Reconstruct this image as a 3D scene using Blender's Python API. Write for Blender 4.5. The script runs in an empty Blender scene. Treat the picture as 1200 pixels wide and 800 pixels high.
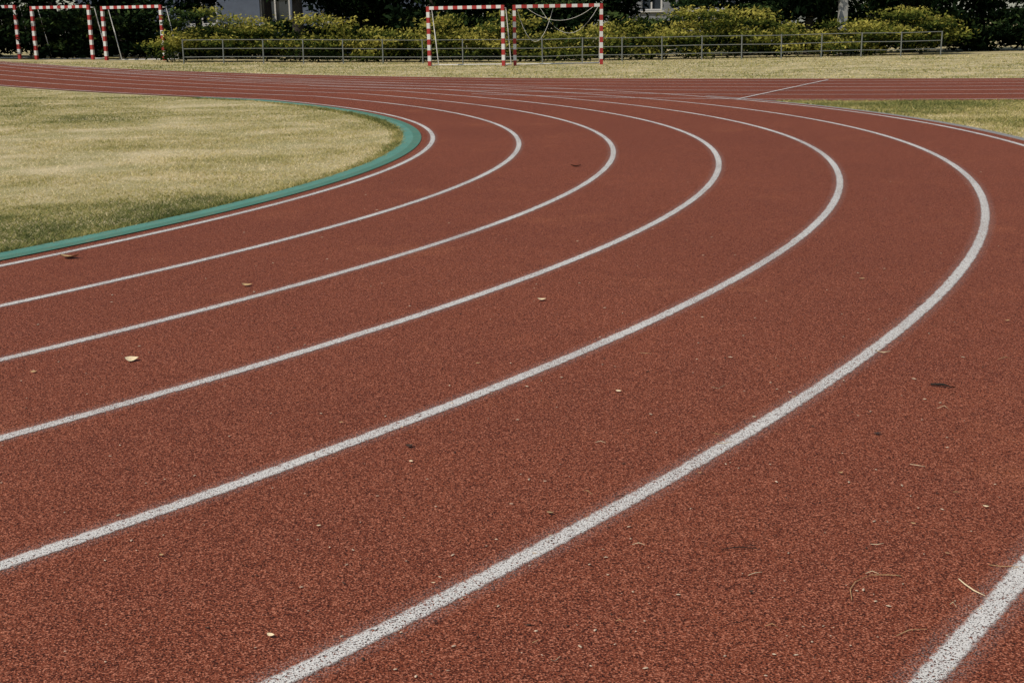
import bpy, math, numpy as np, random
from mathutils import Matrix, Vector
random.seed(4); rng=np.random.default_rng(7)
sc=bpy.context.scene
R=math.radians
# ------------------------------------------------------------------ helpers
def smooth(a,b,x):
    t=np.clip((np.asarray(x,float)-a)/(b-a),0,1); return t*t*(3-2*t)
def zt(x,y):
    x=np.asarray(x,float);y=np.asarray(y,float)
    return 0.42*smooth(34,62,y)*np.clip(-x/22.0,0,1.3)
def mesh(name,V,F,mat=None,smoothf=False,parent=None,attrs=None,uv=None):
    me=bpy.data.meshes.new(name)
    V=np.asarray(V,float)
    if isinstance(F,np.ndarray):
        n=F.shape[1]
        me.vertices.add(len(V)); me.vertices.foreach_set('co',V.ravel())
        me.loops.add(F.size); me.loops.foreach_set('vertex_index',F.ravel().astype(np.int32))
        me.polygons.add(len(F))
        me.polygons.foreach_set('loop_start',np.arange(0,F.size,n,dtype=np.int32))
        me.polygons.foreach_set('loop_total',np.full(len(F),n,dtype=np.int32))
        me.update(calc_edges=True)
    else:
        me.from_pydata([tuple(v) for v in V],[],F); me.update()
    if attrs:
        for k,a in attrs.items():
            at=me.attributes.new(k,'FLOAT','POINT'); at.data.foreach_set('value',np.asarray(a,np.float32))
    if mat: me.materials.append(mat)
    me.polygons.foreach_set('use_smooth',[bool(smoothf)]*len(me.polygons))
    ob=bpy.data.objects.new(name,me); sc.collection.objects.link(ob)
    if parent: ob.parent=parent
    return ob
def empty(name,loc=(0,0,0),rz=0):
    e=bpy.data.objects.new(name,None); e.location=loc; e.rotation_euler=(0,0,rz); sc.collection.objects.link(e); return e
class NT:
    def __init__(s,name):
        s.m=bpy.data.materials.new(name); s.m.use_nodes=True; s.t=s.m.node_tree; s.t.nodes.clear()
        s.out=s.n('ShaderNodeOutputMaterial')
    def n(s,typ,ins=None,**kw):
        nd=s.t.nodes.new(typ)
        for k,v in kw.items(): setattr(nd,k,v)
        if ins:
            for k,v in ins.items():
                if isinstance(v,bpy.types.NodeSocket): s.t.links.new(v,nd.inputs[k])
                else: nd.inputs[k].default_value=v
        return nd
    def math(s,op,a,b=0.0,clamp=False):
        return s.n('ShaderNodeMath',{0:a,1:b},operation=op,use_clamp=clamp).outputs[0]
    def mix(s,f,a,b,blend='MIX'):
        nd=s.n('ShaderNodeMix',data_type='RGBA',blend_type=blend)
        for i,v in ((0,f),(6,a),(7,b)):
            if isinstance(v,bpy.types.NodeSocket): s.t.links.new(v,nd.inputs[i])
            else: nd.inputs[i].default_value=(tuple(v)+(1,) if isinstance(v,(tuple,list)) and len(v)==3 else v)
        return nd.outputs[2]
    def noise(s,vec,scale,detail=2,rough=.5):
        return s.n('ShaderNodeTexNoise',{'Vector':vec,'Scale':scale,'Detail':detail,'Roughness':rough}).outputs['Fac']
    def ramp(s,f,stops):
        nd=s.n('ShaderNodeValToRGB',{0:f}); cr=nd.color_ramp
        while len(cr.elements)<len(stops): cr.elements.new(.5)
        for e,(p,c) in zip(cr.elements,stops):
            e.position=p; e.color=(c,c,c,1) if not isinstance(c,(tuple,list)) else tuple(c)+(1,)
        return nd.outputs[0]
    def maprange(s,f,a,b,c=0.,d=1.):
        return s.n('ShaderNodeMapRange',{0:f,1:a,2:b,3:c,4:d}).outputs[0]
    def pos(s): return s.n('ShaderNodeNewGeometry').outputs['Position']
    def attr(s,n): return s.n('ShaderNodeAttribute',attribute_name=n).outputs['Fac']
    def bsdf(s,col,rough=.9,spec=.3,normal=None,**kw):
        ins={'Base Color':col if isinstance(col,bpy.types.NodeSocket) else tuple(col)+(1,),'Roughness':rough,'Specular IOR Level':spec}
        if normal is not None: ins['Normal']=normal
        ins.update(kw)
        return s.n('ShaderNodeBsdfPrincipled',ins).outputs[0]
    def bump(s,h,strength,dist): return s.n('ShaderNodeBump',{'Height':h,'Strength':strength,'Distance':dist}).outputs[0]
    def done(s,sh): s.t.links.new(sh,s.out.inputs[0]); return s.m

# ------------------------------------------------------------------ materials
def mat_track():
    t=NT('rubber_track'); p=t.pos()
    big=t.noise(p,.22,3,.6); mid=t.noise(p,2.6,3,.6); fine=t.noise(p,80,1,.7); grain=t.noise(p,190,1,.6); patch_=t.noise(p,.75,4,.65)
    c=t.mix(t.maprange(big,.3,.7),(.190,.046,.022),(.255,.067,.031))
    c=t.mix(t.maprange(mid,.38,.7,0,.45),c,(.170,.042,.023))
    c=t.mix(t.maprange(patch_,.58,.70,0,.40),c,(.36,.115,.050))  # lighter orange patches: sunlit spots put into the track colour
    c=t.mix(t.maprange(fine,.50,.68,0,.65),c,(.070,.019,.012))
    g=t.maprange(grain,.56,.66); c=t.mix(t.math('MULTIPLY',g,.85),c,(.55,.21,.125))
    g2=t.maprange(grain,.46,.36); c=t.mix(t.math('MULTIPLY',g2,.94),c,(.024,.008,.006))
    return t.done(t.bsdf(c,.85,.10,t.bump(grain,.85,.009)))
def mat_line(col=(.69,.665,.62)):
    t=NT('line_paint'); p=t.pos(); u=t.attr('u')
    grain=t.noise(p,190,1,.6); fine=t.noise(p,80,2,.7); wob=t.noise(p,30,1,.7); big=t.noise(p,.9,2,.6)
    au=t.math('ABSOLUTE',u)
    e=t.math('ADD',au,t.math('MULTIPLY',t.math('SUBTRACT',wob,.5),.20)); e=t.math('ADD',e,t.math('MULTIPLY',t.math('SUBTRACT',grain,.5),.38))
    core=t.maprange(e,.36,.28)
    wear=t.maprange(t.math('ADD',grain,t.math('MULTIPLY',t.math('SUBTRACT',big,.5),.24)),.38,.44)
    wear2=t.maprange(fine,.36,.42)
    core=t.math('MULTIPLY',core,t.math('MULTIPLY',wear,wear2))
    spray=t.math('MULTIPLY',t.maprange(au,.9,.3,0,.26),t.maprange(grain,.50,.60))
    f=t.math('MAXIMUM',core,spray)
    c=t.mix(t.maprange(fine,.35,.7),col,(.53,.50,.46))
    b=t.bsdf(c,.75,.2,t.bump(grain,.6,.005)); tr=t.n('ShaderNodeBsdfTransparent').outputs[0]
    return t.done(t.n('ShaderNodeMixShader',{0:f,1:tr,2:b}).outputs[0])
def mat_green():
    t=NT('green_kerb_paint'); p=t.pos()
    a=t.noise(p,2.,3,.6); g=t.noise(p,160,1,.7); q=t.noise(p,11,3,.7); u=t.attr('u')
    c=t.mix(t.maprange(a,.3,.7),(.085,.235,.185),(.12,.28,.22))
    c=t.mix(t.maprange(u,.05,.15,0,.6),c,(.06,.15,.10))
    c=t.mix(t.maprange(q,.5,.72,0,.65),c,(.17,.20,.13))
    c=t.mix(t.maprange(g,.48,.34,0,.6),c,(.03,.08,.06))
    return t.done(t.bsdf(c,.85,.15,t.bump(g,.5,.004)))
def mat_ground():
    t=NT('lawn_soil'); p=t.pos()
    mid=t.noise(p,.8,4,.65); fine=t.noise(p,14,3,.75); vf=t.noise(p,90,1,.7)
    c=t.mix(t.maprange(mid,.40,.62),(.29,.255,.10),(.56,.46,.27))
    c=t.mix(t.maprange(fine,.5,.68,0,.6),c,(.14,.14,.055))
    c=t.mix(t.maprange(vf,.55,.7,0,.7),c,(.62,.52,.35))
    c=t.mix(t.maprange(vf,.45,.3,0,.7),c,(.08,.08,.035))
    return t.done(t.bsdf(c,.95,.1,t.bump(fine,.8,.03)))
def mat_blade():
    t=NT('grass_blades'); k=t.attr('tint')
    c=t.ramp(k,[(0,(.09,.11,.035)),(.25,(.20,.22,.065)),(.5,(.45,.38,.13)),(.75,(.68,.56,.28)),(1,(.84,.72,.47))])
    d=t.bsdf(c,.85,.15); tl=t.n('ShaderNodeBsdfTranslucent',{0:c}).outputs[0]
    return t.done(t.n('ShaderNodeMixShader',{0:.35,1:d,2:tl}).outputs[0])
def mat_leaf(name,stops,tr=.35):
    t=NT(name); k=t.attr('tint'); c=t.ramp(k,stops)
    d=t.n('ShaderNodeBsdfDiffuse',{0:c}).outputs[0]; tl=t.n('ShaderNodeBsdfTranslucent',{0:c}).outputs[0]
    return t.done(t.n('ShaderNodeMixShader',{0:tr,1:d,2:tl}).outputs[0])
def mat_plain(name,col,rough=.7,var=.25,scale=8,metal=0.,spec=.3):
    t=NT(name); p=t.pos(); n=t.noise(p,scale,4,.65)
    dark=tuple(x*(1-var) for x in col); c=t.mix(t.maprange(n,.35,.65),dark,col)
    return t.done(t.bsdf(c,rough,spec,t.bump(n,.3,.01),Metallic=metal))
M_track=mat_track(); M_line=mat_line(); M_green=mat_green(); M_ground=mat_ground(); M_blade=mat_blade()
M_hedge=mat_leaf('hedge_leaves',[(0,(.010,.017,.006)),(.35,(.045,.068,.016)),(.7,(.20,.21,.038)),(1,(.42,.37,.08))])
M_dark=mat_leaf('tree_leaves',[(0,(.003,.006,.003)),(.5,(.008,.016,.007)),(.8,(.018,.034,.012)),(1,(.05,.075,.022))],.12)
M_bark=mat_plain('bark',(.05,.04,.03),.9,.5,12)
M_red=mat_plain('red_paint',(.38,.035,.03),.5,.2,20)
M_white=mat_plain('white_paint',(.68,.66,.62),.5,.15,20)
M_steel=mat_plain('galvanised_steel',(.22,.23,.21),.5,.3,20,.3)
M_conc=mat_plain('concrete',(.26,.25,.23),.9,.35,30)

# ------------------------------------------------------------------ track geometry
C=np.array([-17.0,17.6]); W=1.22; R0=16.0; TH1=R(47)
PTS={0:"-3.49,8.62 -3.15,9.38 -2.75,10.31 -2.30,11.56 -1.72,13.14 -1.39,14.27 -1.12,15.95 -1.02,17.83 -1.21,19.77 -1.66,21.84 -2.71,25.01 -3.85,27.25 -5.89,30.50",
1:"-3.00,7.36 -2.49,8.20 -1.88,9.35 -1.38,10.38 -0.76,11.76 -0.24,13.52 0.09,15.42 0.15,17.99 -0.21,20.92 -1.03,24.05 -2.86,28.18",
2:"-2.51,6.08 -2.06,6.68 -1.52,7.44 -0.86,8.56 0.02,10.30 0.68,12.31 1.15,14.47 1.34,17.09 1.23,19.71 0.38,23.44 -1.17,27.34",
3:"-2.03,4.82 -1.65,5.25 -1.20,5.80 -0.68,6.59 0.01,7.66 0.61,8.87 1.30,10.58 2.00,12.87 2.43,14.90 2.65,17.47 2.47,20.28 1.66,24.04 0.09,27.89",
4:"-1.54,3.55 -1.25,3.89 -0.92,4.32 -0.52,4.86 -0.00,5.53 0.68,6.56 1.39,7.86 2.24,9.73 2.91,11.50 3.39,13.26 3.74,15.69 3.78,18.81 3.37,21.78 2.42,25.38",
5:"-0.59,2.85 -0.35,3.10 -0.01,3.49 0.42,4.04 1.02,4.88 1.58,5.73 2.24,6.83 2.92,8.12 3.65,9.74 4.20,11.32 4.73,13.44 5.10,16.23 5.03,18.84 4.48,22.33",
6:"0.98,2.80 1.44,3.35 6.52,16.30 6.39,19.17 5.96,22.38"}
rows=[];rhs=[];wt=[]
def basis(th,k):
    t=th/.8; s=(k-3)/3.
    return [1,t,t**2,t**3,t**4, s, s*t, s*t*t, s*t**3, s*s, s*s*t, s*s*t*t, s*s*t**3]
for k,s in PTS.items():
    for i_,q in enumerate(s.split()):
        x,y=map(float,q.split(',')); dx,dy=x-C[0],y-C[1]
        th=math.atan2(dy,dx); rows.append(basis(th,k)); rhs.append(math.hypot(dx,dy)-R0-W*k)
        ux,uy=math.cos(th),math.sin(th)
        wt.append(math.hypot(1500*(ux/y-x*uy/y/y),1500*1.555*uy/y/y)/60.*(2.5 if (i_<2 and k<4) else 1))
A=np.array(rows)*np.array(wt)[:,None]; b=np.array(rhs)*np.array(wt)
ridge=np.diag([0,.01,.01,.02,.02,.005,.01,.02,.03,.01,.02,.03,.03])
co=np.linalg.solve(A.T@A+ridge,A.T@b)
def rad(th,k):
    tc=max(-.86,min(TH1,th)) if k<3 else max(-.98,min(TH1,th))
    return R0+W*k+float(np.dot(basis(tc,k),co))
def path(k):
    out=[]
    th=-2.4
    while th<TH1:
        r=rad(th,k); out.append((C[0]+r*math.cos(th),C[1]+r*math.sin(th))); th+=.0125
    r=rad(TH1,k); p=np.array([C[0]+r*math.cos(TH1),C[1]+r*math.sin(TH1)])
    a=TH1+R(90)
    L=0
    while L<70:
        ang=a-R(4)*min(1,L/8.)
        out.append(tuple(p)); p=p+.6*np.array([math.cos(ang),math.sin(ang)]); L+=.6
    return np.array(out)
def offset(P,d):
    T=np.gradient(P,axis=0); T/=np.linalg.norm(T,axis=1)[:,None]
    return P+d*np.c_[T[:,1],-T[:,0]]   # +d = outwards
def strip(name,A_,B_,z,mat,n=1):
    V=[];U=[]
    for j in range(n+1):
        P=A_+(B_-A_)*j/n; V.append(np.c_[P,zt(P[:,0],P[:,1])+z]); U.append(np.full(len(P),-1+2*j/n))
    m=len(A_); V=np.concatenate(V);U=np.concatenate(U)
    F=[]
    i=np.arange(m-1)
    for j in range(n):
        a=j*m+i; F.append(np.c_[a,a+1,a+m+1,a+m])
    F=np.concatenate(F)[:,::-1]
    return mesh(name,V,F,mat,attrs={'u':U})
def merge(obs,name):
    bpy.ops.object.select_all(action='DESELECT')
    for o in obs: o.select_set(True)
    bpy.context.view_layer.objects.active=obs[0]; bpy.ops.object.join(); obs[0].name=name; obs[0].data.name=name; return obs[0]
paths={k:path(k) for k in range(7)}
inn=offset(paths[0],-.16); outr=offset(paths[6],.21)
trk=[strip('t',inn,outr,.013,M_track,14)]
def dens(pts,n=90):
    pts=np.array(pts,float); d=np.r_[0,np.cumsum(np.hypot(*np.diff(pts,axis=0).T))]
    s=np.linspace(0,d[-1],n); return np.c_[np.interp(s,d,pts[:,0]),np.interp(s,d,pts[:,1])]
def chaikin(p,it=3):
    p=np.array(p,float)
    for _ in range(it):
        q=[p[0]]
        for a,b_ in zip(p[:-1],p[1:]): q+= [.75*a+.25*b_,.25*a+.75*b_]
        q.append(p[-1]); p=np.array(q)
    return p
near=dens(chaikin([(60,20.6),(16,24.2),(5.2,25.3),(-3,32.),(-17,48),(-40,72)]),160)
far=dens(chaikin([(60,27.5),(20,31.5),(9,35.3),(0,39.8),(-12,48.5),(-22,57),(-48,80)]),160)
trk.append(strip('t2',near,far,.0095,M_track,14))
track=merge(trk,'running_track')
lw=.1
lines=[]
for k in range(7):
    P=paths[k]; lines.append(strip('l',offset(P,-lw),offset(P,lw),.0165,M_line,2))
for j,f in enumerate((.03,.2,.36,.52,.68,.84,.97)):
    P=near*(1-f)+far*f
    nn=60+int(8*j)
    P=P[:nn+24] if j<5 else P
    lines.append(strip('l',offset(P,-lw),offset(P,lw),.0195,M_line,2))
def seg(a,b_,w=lw):
    P=dens([a,b_],14); return strip('l',offset(P,-w),offset(P,w),.0225,M_line,2)
lines.append(seg((4.7,26.6),(8.5,34.6)))
lines=merge(lines,'lane_lines')
kp=paths[0][:len(paths[0])-112]
m=len(kp)
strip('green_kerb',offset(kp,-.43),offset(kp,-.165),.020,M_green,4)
gp=paths[6][:230]
strip('concrete_gutter',offset(gp,.215),offset(gp,.36),.010,M_conc,3)

# ------------------------------------------------------------------ ground
def axis(lo,hi,step,ext):
    a=list(np.arange(lo,hi+1e-6,step)); g=step;x=hi
    while x<ext: g*=1.35;x+=g;a.append(x)
    g=step;x=lo;pre=[]
    while x>-ext: g*=1.35;x-=g;pre.append(x)
    return np.array(pre[::-1]+a)
xs=axis(-40,40,.6,900); ys=axis(-6,80,.6,900)
X,Y=np.meshgrid(xs,ys); Z=zt(X,Y)
V=np.c_[X.ravel(),Y.ravel(),Z.ravel()]; nx=len(xs)
ii,jj=np.meshgrid(np.arange(nx-1),np.arange(len(ys)-1)); a=(jj*nx+ii).ravel()
mesh('ground',V,np.c_[a,a+1,a+nx+1,a+nx],M_ground,True)

# ------------------------------------------------------------------ grass blades
def inpoly(px,py,poly):
    ins=np.zeros(len(px),bool); n=len(poly)
    for i in range(n):
        x1,y1=poly[i];x2,y2=poly[(i+1)%n]
        c=((y1>py)!=(y2>py)); 
        with np.errstate(divide='ignore',invalid='ignore'): xi=(x2-x1)*(py-y1)/(y2-y1)+x1
        ins^=(c&(px<xi))
    return ins
def vnoise(x,y,s,seed):
    g=np.random.default_rng(seed).uniform(-1,1,(257,257)); xx=(x/s)%256; yy=(y/s)%256
    i=xx.astype(int)%256;j=yy.astype(int)%256;fx=xx-np.floor(xx);fy=yy-np.floor(yy);fx=fx*fx*(3-2*fx);fy=fy*fy*(3-2*fy)
    return (g[i,j]*(1-fx)+g[i+1,j]*fx)*(1-fy)+(g[i,j+1]*(1-fx)+g[i+1,j+1]*fx)*fy
def patch(x,y):
    return .65*vnoise(x,y,2.7,1)+.6*vnoise(x,y,1.0,2)+.45*vnoise(x,y,.37,3)
def blades(name,px,py,hmin,hmax,w,bias=0.):
    pv=patch(px,py); b_=.5+.33*pv+bias
    n=len(px); a=rng.uniform(0,2*np.pi,n); h=rng.uniform(hmin,hmax,n)*np.clip(1-.5*pv,.3,2); ln=rng.uniform(.5,2.2,n)*h; b2=rng.uniform(0,2*np.pi,n)
    z=zt(px,py)
    ww=w*(1+np.hypot(px,py)/14)
    v0=np.c_[px-np.cos(a)*ww,py-np.sin(a)*ww,z]; v1=np.c_[px+np.cos(a)*ww,py+np.sin(a)*ww,z]
    v2=np.c_[px+np.cos(b2)*ln,py+np.sin(b2)*ln,z+h]
    V=np.stack([v0,v1,v2],1).reshape(-1,3); F=np.arange(3*n).reshape(-1,3)
    t=np.repeat(np.clip(b_+rng.normal(0,.17,n),0,1),3)
    return mesh(name,V,F,M_blade,attrs={'tint':t})
ip=offset(paths[0],-.45); poly=[tuple(q) for q in ip[::3]]
n=700000
u=rng.uniform(0,1,n); yy=7.5+ (40-7.5)*u**1.9; xx=rng.uniform(-1,1,n)*(yy*.42+.5)
k=(xx<0)&inpoly(xx,yy,poly); xx,yy=xx[k],yy[k]; pv=patch(xx,yy)
k=rng.uniform(0,1,len(xx))<np.clip(.85-.6*pv,.12,1); xx,yy=xx[k][:180000],yy[k][:180000]
bias=.20*np.exp(-((yy-17.5)/4.5)**2)-.26*np.clip((14.-yy)/4,0,1)+.05  # sunlit stripe and shaded near end painted into the blade tint
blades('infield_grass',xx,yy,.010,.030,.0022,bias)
kk=rng.integers(0,len(kp)-1,26000); f=rng.uniform(0,1,26000)[:,None]
base=offset(kp,-.46+.02); e=base[kk]*(1-f)+base[kk+1]*f; dirr=(C-e); dirr/=np.linalg.norm(dirr,axis=1)[:,None]
e=e+dirr*(np.abs(rng.normal(0,.07,26000))-.04*np.clip(vnoise(e[:,0],e[:,1],.2,9),0,1))[:,None]; e=e[(e[:,1]>6)]
blades('grass_fringe',e[:,0],e[:,1],.02,.05,.003,-.12)
n=120000; yy=rng.uniform(14,26,n); xx=rng.uniform(5,14,n)
og=offset(paths[6],.38); ok=~inpoly(xx,yy,[tuple(q) for q in og[::3]])
nearf=np.interp(xx,near[::-1,0],near[::-1,1]); ok&=(yy<nearf-.05)
blades('verge_grass',xx[ok],yy[ok],.02,.05,.003,-.08)
n=50000; xx=rng.uniform(-28,22,n); farf=np.interp(xx,far[::-1,0],far[::-1,1]); yy=farf+.05+rng.uniform(0,1,n)**1.3*24; ok=yy<58
blades('meadow_grass',xx[ok],yy[ok],.02,.05,.004,.04)

# ------------------------------------------------------------------ foliage
def leaves(cent,size,tint,flat=0.):
    n=len(cent)
    d=rng.normal(size=(n,3)); d/=np.linalg.norm(d,axis=1)[:,None]
    e=rng.normal(size=(n,3)); e[:,2]*=(1-flat); d[:,2]*=(1-flat); d/=np.linalg.norm(d,axis=1)[:,None]
    e-= (e*d).sum(1)[:,None]*d; e/=np.linalg.norm(e,axis=1)[:,None]
    s=(size*rng.uniform(.6,1.4,n))[:,None]
    V=np.stack([cent-d*s,cent+e*s*.42,cent+d*s,cent-e*s*.42],1).reshape(-1,3)
    return V,np.repeat(tint,4)
def foliage_obj(name,parts,mat,parent=None):
    V=np.concatenate([p[0] for p in parts]);t=np.concatenate([p[1] for p in parts])
    return mesh(name,V,np.arange(len(V)).reshape(-1,4),mat,attrs={'tint':np.clip(t,0,1)},parent=parent)
def limb(path_,rads,seg_=8):
    V=[];F=[]
    path_=[Vector(p) for p in path_]
    for i,(p,r) in enumerate(zip(path_,rads)):
        t=(path_[min(i+1,len(path_)-1)]-path_[max(i-1,0)]).normalized(); a=t.orthogonal().normalized(); b_=t.cross(a)
        for j in range(seg_):
            g=2*math.pi*j/seg_; V.append(p+r*(a*math.cos(g)+b_*math.sin(g)))
    for i in range(len(path_)-1):
        for j in range(seg_):
            F.append((i*seg_+j,i*seg_+(j+1)%seg_,(i+1)*seg_+(j+1)%seg_,(i+1)*seg_+j))
    return V,F
def addto(VF,v,f):
    o=len(VF[0]); VF[0].extend(v); VF[1].extend([tuple(i+o for i in q) for q in f])
def tree(x,y,h,cr,tr=.16,nl=6000,zc=.35,mat=None,tb=0.):
    z0=float(zt(x,y)); e=empty('tree',(x,y,z0),0)
    VF=([],[]); tips=[]
    lean=random.uniform(-.3,.3)
    tp=[(0,0,-.1),(lean*.1,0,h*.2),(lean*.5,random.uniform(-.1,.1),h*.45),(lean,0,h*.75)]
    v,f=limb(tp,[tr*1.25,tr,tr*.8,tr*.35],10); addto(VF,v,f)
    for i in range(9):
        a=random.uniform(0,6.28); zb=h*random.uniform(zc*.8,.7); L=cr*random.uniform(.6,1.)
        p0=Vector((lean*zb/h,0,zb)); p2=p0+Vector((math.cos(a)*L,math.sin(a)*L,L*random.uniform(.1,.7))); p1=(p0+p2)/2+Vector((0,0,-.1*L))
        v,f=limb([p0,p1,p2],[tr*.4,tr*.25,tr*.08],6); addto(VF,v,f); tips+= [p1,p2]
    mesh('trunk',np.array([tuple(q) for q in VF[0]]),VF[1],M_bark,True,e)
    cl=[]
    for i in range(34):
        a=random.uniform(0,6.28); rr=cr*math.sqrt(random.random()); zz=random.uniform(zc*h,h)
        k_=1-abs((zz-h*(.5+zc*.5))/(h*(1-zc)*.5))**2.2
        cl.append((math.cos(a)*rr*max(.35,k_),math.sin(a)*rr*max(.35,k_),zz))
    cl+= [tuple(t) for t in tips]
    cl=np.array(cl); idx=rng.integers(0,len(cl),nl); off=rng.normal(size=(nl,3))*np.array([.42,.42,.28])*cr*.42
    c=cl[idx]+off; c=c[c[:,2]>zc*h*.55]; nn=len(c)
    tint=.45+tb+rng.normal(0,.2,nn)+.15*np.sin(c[:,0]*2.3+c[:,2]*3.1)
    foliage_obj('crown',[leaves(c,np.full(nn,.16),tint)],mat or M_dark,e)
    return e
for (x,y,h,cr,tr,zc) in [(-27,66,8,3.2,.2,.12),(-23,67,8,3.4,.2,.14),(-19.0,65,7,2.6,.16,.2),(-15.6,67,8,2.2,.16,.34),(-12.4,69,10,2.2,.2,.44),(-9.7,61.5,8,2.4,.26,.40),(-7.2,66,8,2.8,.2,.22),
      (-3.6,63,7,2.8,.17,.22),(-1,68,8,3.2,.2,.14),(2.6,66,7,2.8,.2,.18),(5.6,69,8,2.8,.2,.2),(9.8,65,8,2.8,.16,.32),(12.6,66,8,2.8,.2,.2),(14.0,61,7,2.3,.2,.28),(19,62,8,3.2,.25,.08),(23,64,8,3.6,.25,.08),(-32,64,8,3.6,.2,.1)]:
    tree(x,y,h,cr,tr,zc=zc)
def bank(name,x0,x1,y,yd,h0,h1,n,size,mat,tb,step=.7,flat=.3):
    cl=[]
    x=x0
    while x<x1:
        hh=random.uniform(h0,h1)
        for _ in range(5): cl.append((x+random.uniform(-.5,.5),y+random.uniform(-yd,yd),random.uniform(.2,hh),hh))
        x+=step
    cl=np.array(cl); idx=rng.integers(0,len(cl),n); off=rng.normal(size=(n,3))*np.array([.42,.4,.13])
    c=cl[idx][:,:3]+off; c[:,2]=np.abs(c[:,2])+.04
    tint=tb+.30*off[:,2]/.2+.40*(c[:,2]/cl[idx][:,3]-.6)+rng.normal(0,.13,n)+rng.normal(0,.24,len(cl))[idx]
    c[:,2]+=zt(c[:,0],c[:,1])
    return foliage_obj(name,[leaves(c,np.full(n,size),tint,flat)],mat)
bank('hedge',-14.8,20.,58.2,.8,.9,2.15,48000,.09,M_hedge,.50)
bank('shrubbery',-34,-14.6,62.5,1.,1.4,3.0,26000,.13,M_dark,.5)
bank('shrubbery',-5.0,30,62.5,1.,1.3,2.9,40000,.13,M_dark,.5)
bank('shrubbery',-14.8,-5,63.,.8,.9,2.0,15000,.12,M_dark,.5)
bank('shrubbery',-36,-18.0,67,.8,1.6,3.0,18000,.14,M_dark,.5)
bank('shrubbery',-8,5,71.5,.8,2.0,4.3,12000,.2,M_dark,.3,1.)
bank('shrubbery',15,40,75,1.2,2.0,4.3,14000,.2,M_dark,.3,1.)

# ------------------------------------------------------------------ rail fence
def box(VF,c,s,rot=None):
    c=Vector(c); o=len(VF[0])
    for dz in (-1,1):
        for dx,dy in ((-1,-1),(1,-1),(1,1),(-1,1)):
            v=Vector((dx*s[0]/2,dy*s[1]/2,dz*s[2]/2))
            if rot: v=rot@v
            VF[0].append(c+v)
    for q in ((3,2,1,0),(4,5,6,7),(0,1,5,4),(1,2,6,5),(2,3,7,6),(3,0,4,7)): VF[1].append(tuple(i+o for i in q))
VF=([],[])
fx=-13.7+1.69*np.arange(20); fy=55.6
jit=[random.uniform(-.02,.02) for _ in fx]
for i,(a,b_) in enumerate(zip(fx[:-1],fx[1:])):
    for z in (.28,.62,.98):
        v,f=limb([(a,fy,z+jit[i]+float(zt(a,fy))),(b_,fy,z+jit[i+1]+float(zt(b_,fy)))],[.016,.016],6); addto(VF,v,f)
for i,a in enumerate(fx):
    z=float(zt(a,fy)); v,f=limb([(a,fy,z-.1),(a+jit[i],fy,z+1.02)],[.028,.028],8); addto(VF,v,f)
mesh('metal_rail_fence',np.array([tuple(q) for q in VF[0]]),VF[1],M_steel)

# ------------------------------------------------------------------ goals
def goal(x0,y0,x1,y1,H=2.42,depth=1.15,rope=False):
    z0=float(zt((x0+x1)/2,(y0+y1)/2)); ang=math.atan2(y1-y0,x1-x0); Wd=math.hypot(x1-x0,y1-y0)
    e=empty('handball_goal',(x0,y0,z0),ang); t=.125
    red=([],[]);wh=([],[])
    def post(x):
        n=11;s=H/n
        for i in range(n): box(red if i%2==0 else wh,(x,0,i*s+s/2),(t,t,s))
    post(0);post(Wd)
    n=15; s=(Wd-t)/n
    for i in range(n): box(red if i%2==1 else wh,(t/2+(i+.5)*s,0,H-t/2),(s,t,t))
    mesh('red_bands',np.array([tuple(q) for q in red[0]]),red[1],M_red,False,e)
    mesh('white_bands',np.array([tuple(q) for q in wh[0]]),wh[1],M_white,False,e)
    fr=([],[])
    for x in (0,Wd):
        for pth in ([(x,t/2,H-.06),(x,.45,H-.10),(x,depth,.05)],[(x,t/2,.03),(x,depth,.03)]):
            v,f=limb(pth,[.022]*len(pth),6); addto(fr,v,f)
    v,f=limb([(0,depth,.03),(Wd,depth,.03)],[.022,.022],6); addto(fr,v,f)
    v,f=limb([(0,.45,H-.1),(Wd,.45,H-.1)],[.015,.015],6); addto(fr,v,f)
    mesh('back_frame',np.array([tuple(q) for q in fr[0]]),fr[1],M_white,True,e)
    if rope:
        rp=([],[])
        for (a,b_,sag,y,z) in [(.1,Wd*.45,1.3,.1,H-.12),(Wd*.3,Wd-.1,1.0,.35,H-.12),(.5,Wd-.3,.5,.4,H-.12)]:
            pts=[(a+(b_-a)*i/12,y,z-sag*(1-(2*i/12-1)**2)) for i in range(13)]
            v,f=limb(pts,[.008]*13,5); addto(rp,v,f)
        mesh('torn_net_cord',np.array([tuple(q) for q in rp[0]]),rp[1],M_white,True,e)
    return e
goal(-3.10,52.6,-.13,51.8,H=2.33); goal(.32,52.2,3.76,52.2,H=2.35,rope=True)
goal(-21.85,61.,-18.95,60.1,H=2.42); goal(-18.3,60.,-15.4,59.,H=2.42); goal(-25.9,61.8,-22.7,61.2,H=2.42)

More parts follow.
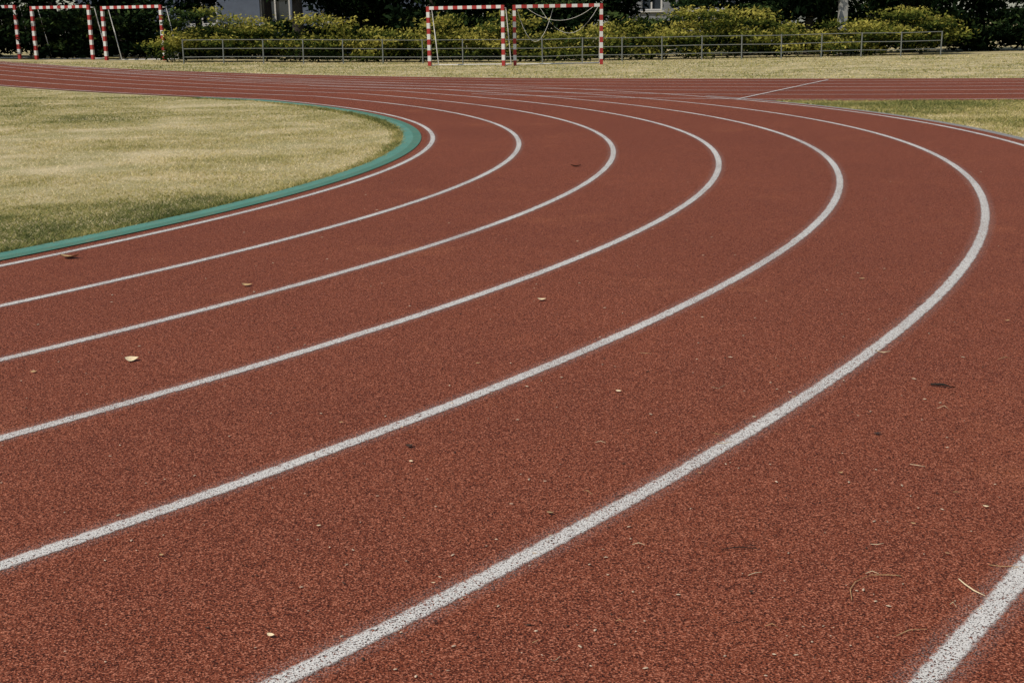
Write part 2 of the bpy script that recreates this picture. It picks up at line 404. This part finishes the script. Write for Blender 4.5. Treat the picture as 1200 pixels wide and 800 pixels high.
# ------------------------------------------------------------------ buildings
def building(name,x0,x1,y,h,wall,glass,frame,wins,zsill=1.0,wh=1.6,ww=1.3):
    e=empty(name,(0,0,0))
    VF=([],[]); D=8
    xs_=[x0];
    for w in wins: xs_+= [w-ww/2,w+ww/2]
    xs_.append(x1)
    levels=[zsill+3.2*i for i in range(int((h-zsill)//3.2)+1)]
    for i in range(0,len(xs_)-1):
        a,b_=xs_[i],xs_[i+1]
        if i%2==0: box(VF,((a+b_)/2,y,h/2),(b_-a,.3,h))
        else:
            z=0
            for l in levels:
                box(VF,((a+b_)/2,y,(z+l)/2),(b_-a,.3,l-z)); z=l+wh
            if z<h: box(VF,((a+b_)/2,y,(z+h)/2),(b_-a,.3,h-z))
    box(VF,((x0+x1)/2,y+D,h/2),(x1-x0,.3,h)); box(VF,(x0+.15,y+D/2,h/2),(.3,D-.3,h)); box(VF,(x1-.15,y+D/2,h/2),(.3,D-.3,h))
    mesh('walls',np.array([tuple(q) for q in VF[0]]),VF[1],wall,False,e)
    VF=([],[]); box(VF,((x0+x1)/2,y+D/2,h+.15),(x1-x0+.8,D+1,.28)); mesh('roof',np.array([tuple(q) for q in VF[0]]),VF[1],M_conc,False,e)
    VF=([],[]);G=([],[])
    for w in wins:
        for l in levels:
            box(G,(w,y+.06,l+wh/2),(ww-.02,.02,wh-.02))
            for dx in (-ww/2+.05,0,ww/2-.05): box(VF,(w+dx,y-.02,l+wh/2),(.08,.1,wh-.17))
            for dz in (.05,wh-.05): box(VF,(w,y-.02,l+dz),(ww-.02,.1,.08))
            box(VF,(w,y-.2,l-.06),(ww+.2,.12,.08))
    mesh('window_frames',np.array([tuple(q) for q in VF[0]]),VF[1],frame,False,e)
    mesh('window_glass',np.array([tuple(q) for q in G[0]]),G[1],glass,False,e)
M_wall=mat_plain('blue_grey_render',(.14,.17,.23),.85,.2,2)
M_wall2=mat_plain('pale_render',(.25,.26,.27),.85,.2,2)
tg=NT('window_glass'); M_glass=tg.done(tg.bsdf((.04,.05,.06),.08,.6))
building('school_building',-24,-5.0,74,7.2,M_wall,M_glass,M_white,[-21.5,-17.0,-12.9,-9.4,-6.9],1.9,1.6,1.7)
building('pavilion_building',6.5,17,80,7.,M_wall2,M_glass,M_white,[8.8,11.1,13.4,15.5],2.3)
VF=([],[]); box(VF,(15.2,59.6,1.3),(.36,.36,2.6)); box(VF,(15.2,59.6,2.68),(.5,.5,.16)); mesh('concrete_pillar',np.array([tuple(q) for q in VF[0]]),VF[1],mat_plain('pale_concrete',(.36,.35,.32),.9,.3,6))

# ------------------------------------------------------------------ litter on the track
def unp(px,py,f=1500,h=1.555,pit=.2415,roll=-.018):
    u=px-600;v=400-py;c,s=math.cos(roll),math.sin(roll);u,v=c*u-s*v,s*u+c*v
    dz=v/f*math.cos(pit)-math.sin(pit);dy=math.cos(pit)+v/f*math.sin(pit);t=h/-dz
    return u/f*t,dy*t
M_lf=mat_plain('dry_leaf',(.56,.36,.17),.8,.4,60); M_ld=mat_plain('dark_leaf',(.06,.035,.022),.8,.4,60); M_lp=mat_plain('pale_leaf',(.80,.64,.40),.8,.2,60)
def leaf(px,py,L,mat,asp=.5,rot=None):
    x,y=unp(px,py); rot=random.uniform(-.6,.6) if rot is None else rot
    n=7; V=[];F=[]
    curl=random.uniform(.05,.2)*L; tw=random.uniform(-.2,.2)
    for i in range(n):
        t=i/(n-1); w=L*asp*.5*math.sin(math.pi*min(1,t*1.02+.02))**.75*(1.1-.4*t); zc=curl*(2*t-1)**2*.6
        for s in (-1,0,1): V.append(((t-.5)*L,s*w,zc+abs(s)*curl*.45+s*tw*w+.003))
    for i in range(n-1):
        for j in (0,1): a=i*3+j; F.append((a,a+3,a+4,a+1))
    ob=mesh('fallen_leaf',V,F,mat,True); ob.location=(x,y,.017); ob.rotation_euler=(0,0,rot); return ob
for px,py,L,mt,asp in [(155,426,.065,M_lp,.9),(290,338,.07,M_lf,.6),(82,305,.13,M_lf,.7),(635,355,.05,M_lp,.7),(480,528,.03,M_ld,.8),(645,607,.026,M_lf,.8),
    (1028,513,.035,M_ld,.7),(725,463,.026,M_lp,.6),(318,752,.024,M_lp,.6),(675,197,.11,M_ld,.6),(374,622,.016,M_lp,.8),(1070,620,.016,M_lf,.7),(508,690,.013,M_lp,.7),(190,657,.016,M_lf,.7),
    (40,440,.03,M_lf,.6),(880,700,.016,M_ld,.6),(150,555,.018,M_ld,.6),(930,470,.02,M_lp,.4),(482,546,.016,M_lp,.8),(1155,600,.02,M_lp,.5),(985,560,.018,M_lf,.7),(1110,655,.016,M_lf,.6),(820,560,.014,M_lf,.7),(400,500,.018,M_lf,.6),(560,430,.022,M_lf,.6),(1180,380,.03,M_lf,.5),(1010,330,.035,M_lf,.6),(1075,360,.03,M_ld,.6)]:
    leaf(px,py,L,mt,asp)
def twig(pts,r,mat,name='twig'):
    P=[(*unp(*q),.017+r+.002*(i%2)) for i,q in enumerate(pts)]
    v,f=limb(P,[r*.7]+[r]*(len(P)-2)+[r*.4],6); mesh(name,np.array([tuple(q) for q in v]),f,mat,True)
M_tw=mat_plain('dark_twig',(.02,.014,.01),.8,.3,60)
twig([(1090,456),(1104,457),(1119,460)],.0065,M_tw)
twig([(1123,685),(1130,692),(1141,699),(1154,706)],.0020,M_lp)
twig([(998,710),(996,698),(1002,688),(1020,681),(1040,680),(1056,682)],.0012,M_lf)
twig([(1050,752),(1065,746),(1086,744)],.0012,M_lf)
twig([(1158,668),(1175,671),(1195,670)],.0012,M_lf)
twig([(845,650),(866,648),(893,650)],.0018,M_tw)
twig([(1025,415),(1035,418),(1043,416)],.0028,M_lp)
for i in range(26):
    px=random.uniform(600,1190);py=random.uniform(400,790); l=random.uniform(6,18)
    twig([(px,py),(px+l*.5,py+random.uniform(-3,3)),(px+l,py+random.uniform(-4,4))],.0011,random.choice((M_lf,M_lp,M_tw)))
def crumbs(name,n,mat,seed):
    rr=random.Random(seed); V=[];F=[]
    for i in range(n):
        py=rr.uniform(200,800); px=rr.uniform(0,1200) if rr.random()<.6 else rr.triangular(300,1200,1100); x,y=unp(px,py)
        if math.hypot(x-C[0],y-C[1])<R0+.2: continue
        s=rr.uniform(.0010,.0030)*(1+y*.09); a=rr.uniform(0,6.28); o=len(V)
        el=rr.uniform(1,3)
        for j in range(5):
            g=j*2*math.pi/5; qx,qy=math.cos(g)*s*el,math.sin(g)*s; V.append((x+qx*math.cos(a)-qy*math.sin(a),y+qx*math.sin(a)+qy*math.cos(a),.017))
        V.append((x,y,.017+s*.6))
        for j in range(5): F.append((o+j,o+(j+1)%5,o+5))
    mesh(name,V,F,mat)
crumbs('leaf_litter',330,mat_plain('litter',(.66,.50,.35),.9,.5,15),5)
crumbs('bark_litter',120,M_ld,9)

# ------------------------------------------------------------------ light + camera
el,az=R(50),R(-125)   # azimuth measured from +Y (view) toward +X
dirv=Vector((math.sin(az)*math.cos(el),math.cos(az)*math.cos(el),math.sin(el)))
sd=bpy.data.lights.new('sun','SUN'); sd.energy=3.7; sd.angle=R(.5); sd.color=(1,.93,.81)
so=bpy.data.objects.new('sun',sd); sc.collection.objects.link(so); so.rotation_euler=dirv.to_track_quat('Z','Y').to_euler(); so.location=(0,0,30)
w=bpy.data.worlds.new('World'); sc.world=w; w.use_nodes=True; nt=w.node_tree
bg=nt.nodes['Background']; sky=nt.nodes.new('ShaderNodeTexSky'); sky.sky_type='NISHITA'; sky.sun_disc=False
sky.sun_elevation=el; sky.sun_rotation=az; nt.links.new(sky.outputs[0],bg.inputs[0]); bg.inputs[1].default_value=.10
cd=bpy.data.cameras.new('camera'); cam=bpy.data.objects.new('camera',cd); sc.collection.objects.link(cam)
cd.sensor_width=36; cd.lens=45; cd.clip_end=3000; cd.clip_start=.05
cam.matrix_world=Matrix.Translation((0,0,1.555))@Matrix.Rotation(math.pi/2-.2415,4,'X')@Matrix.Rotation(-.018,4,'Z')
sc.camera=cam
sc.view_settings.view_transform='Standard'; sc.view_settings.look='None'; sc.view_settings.exposure=0
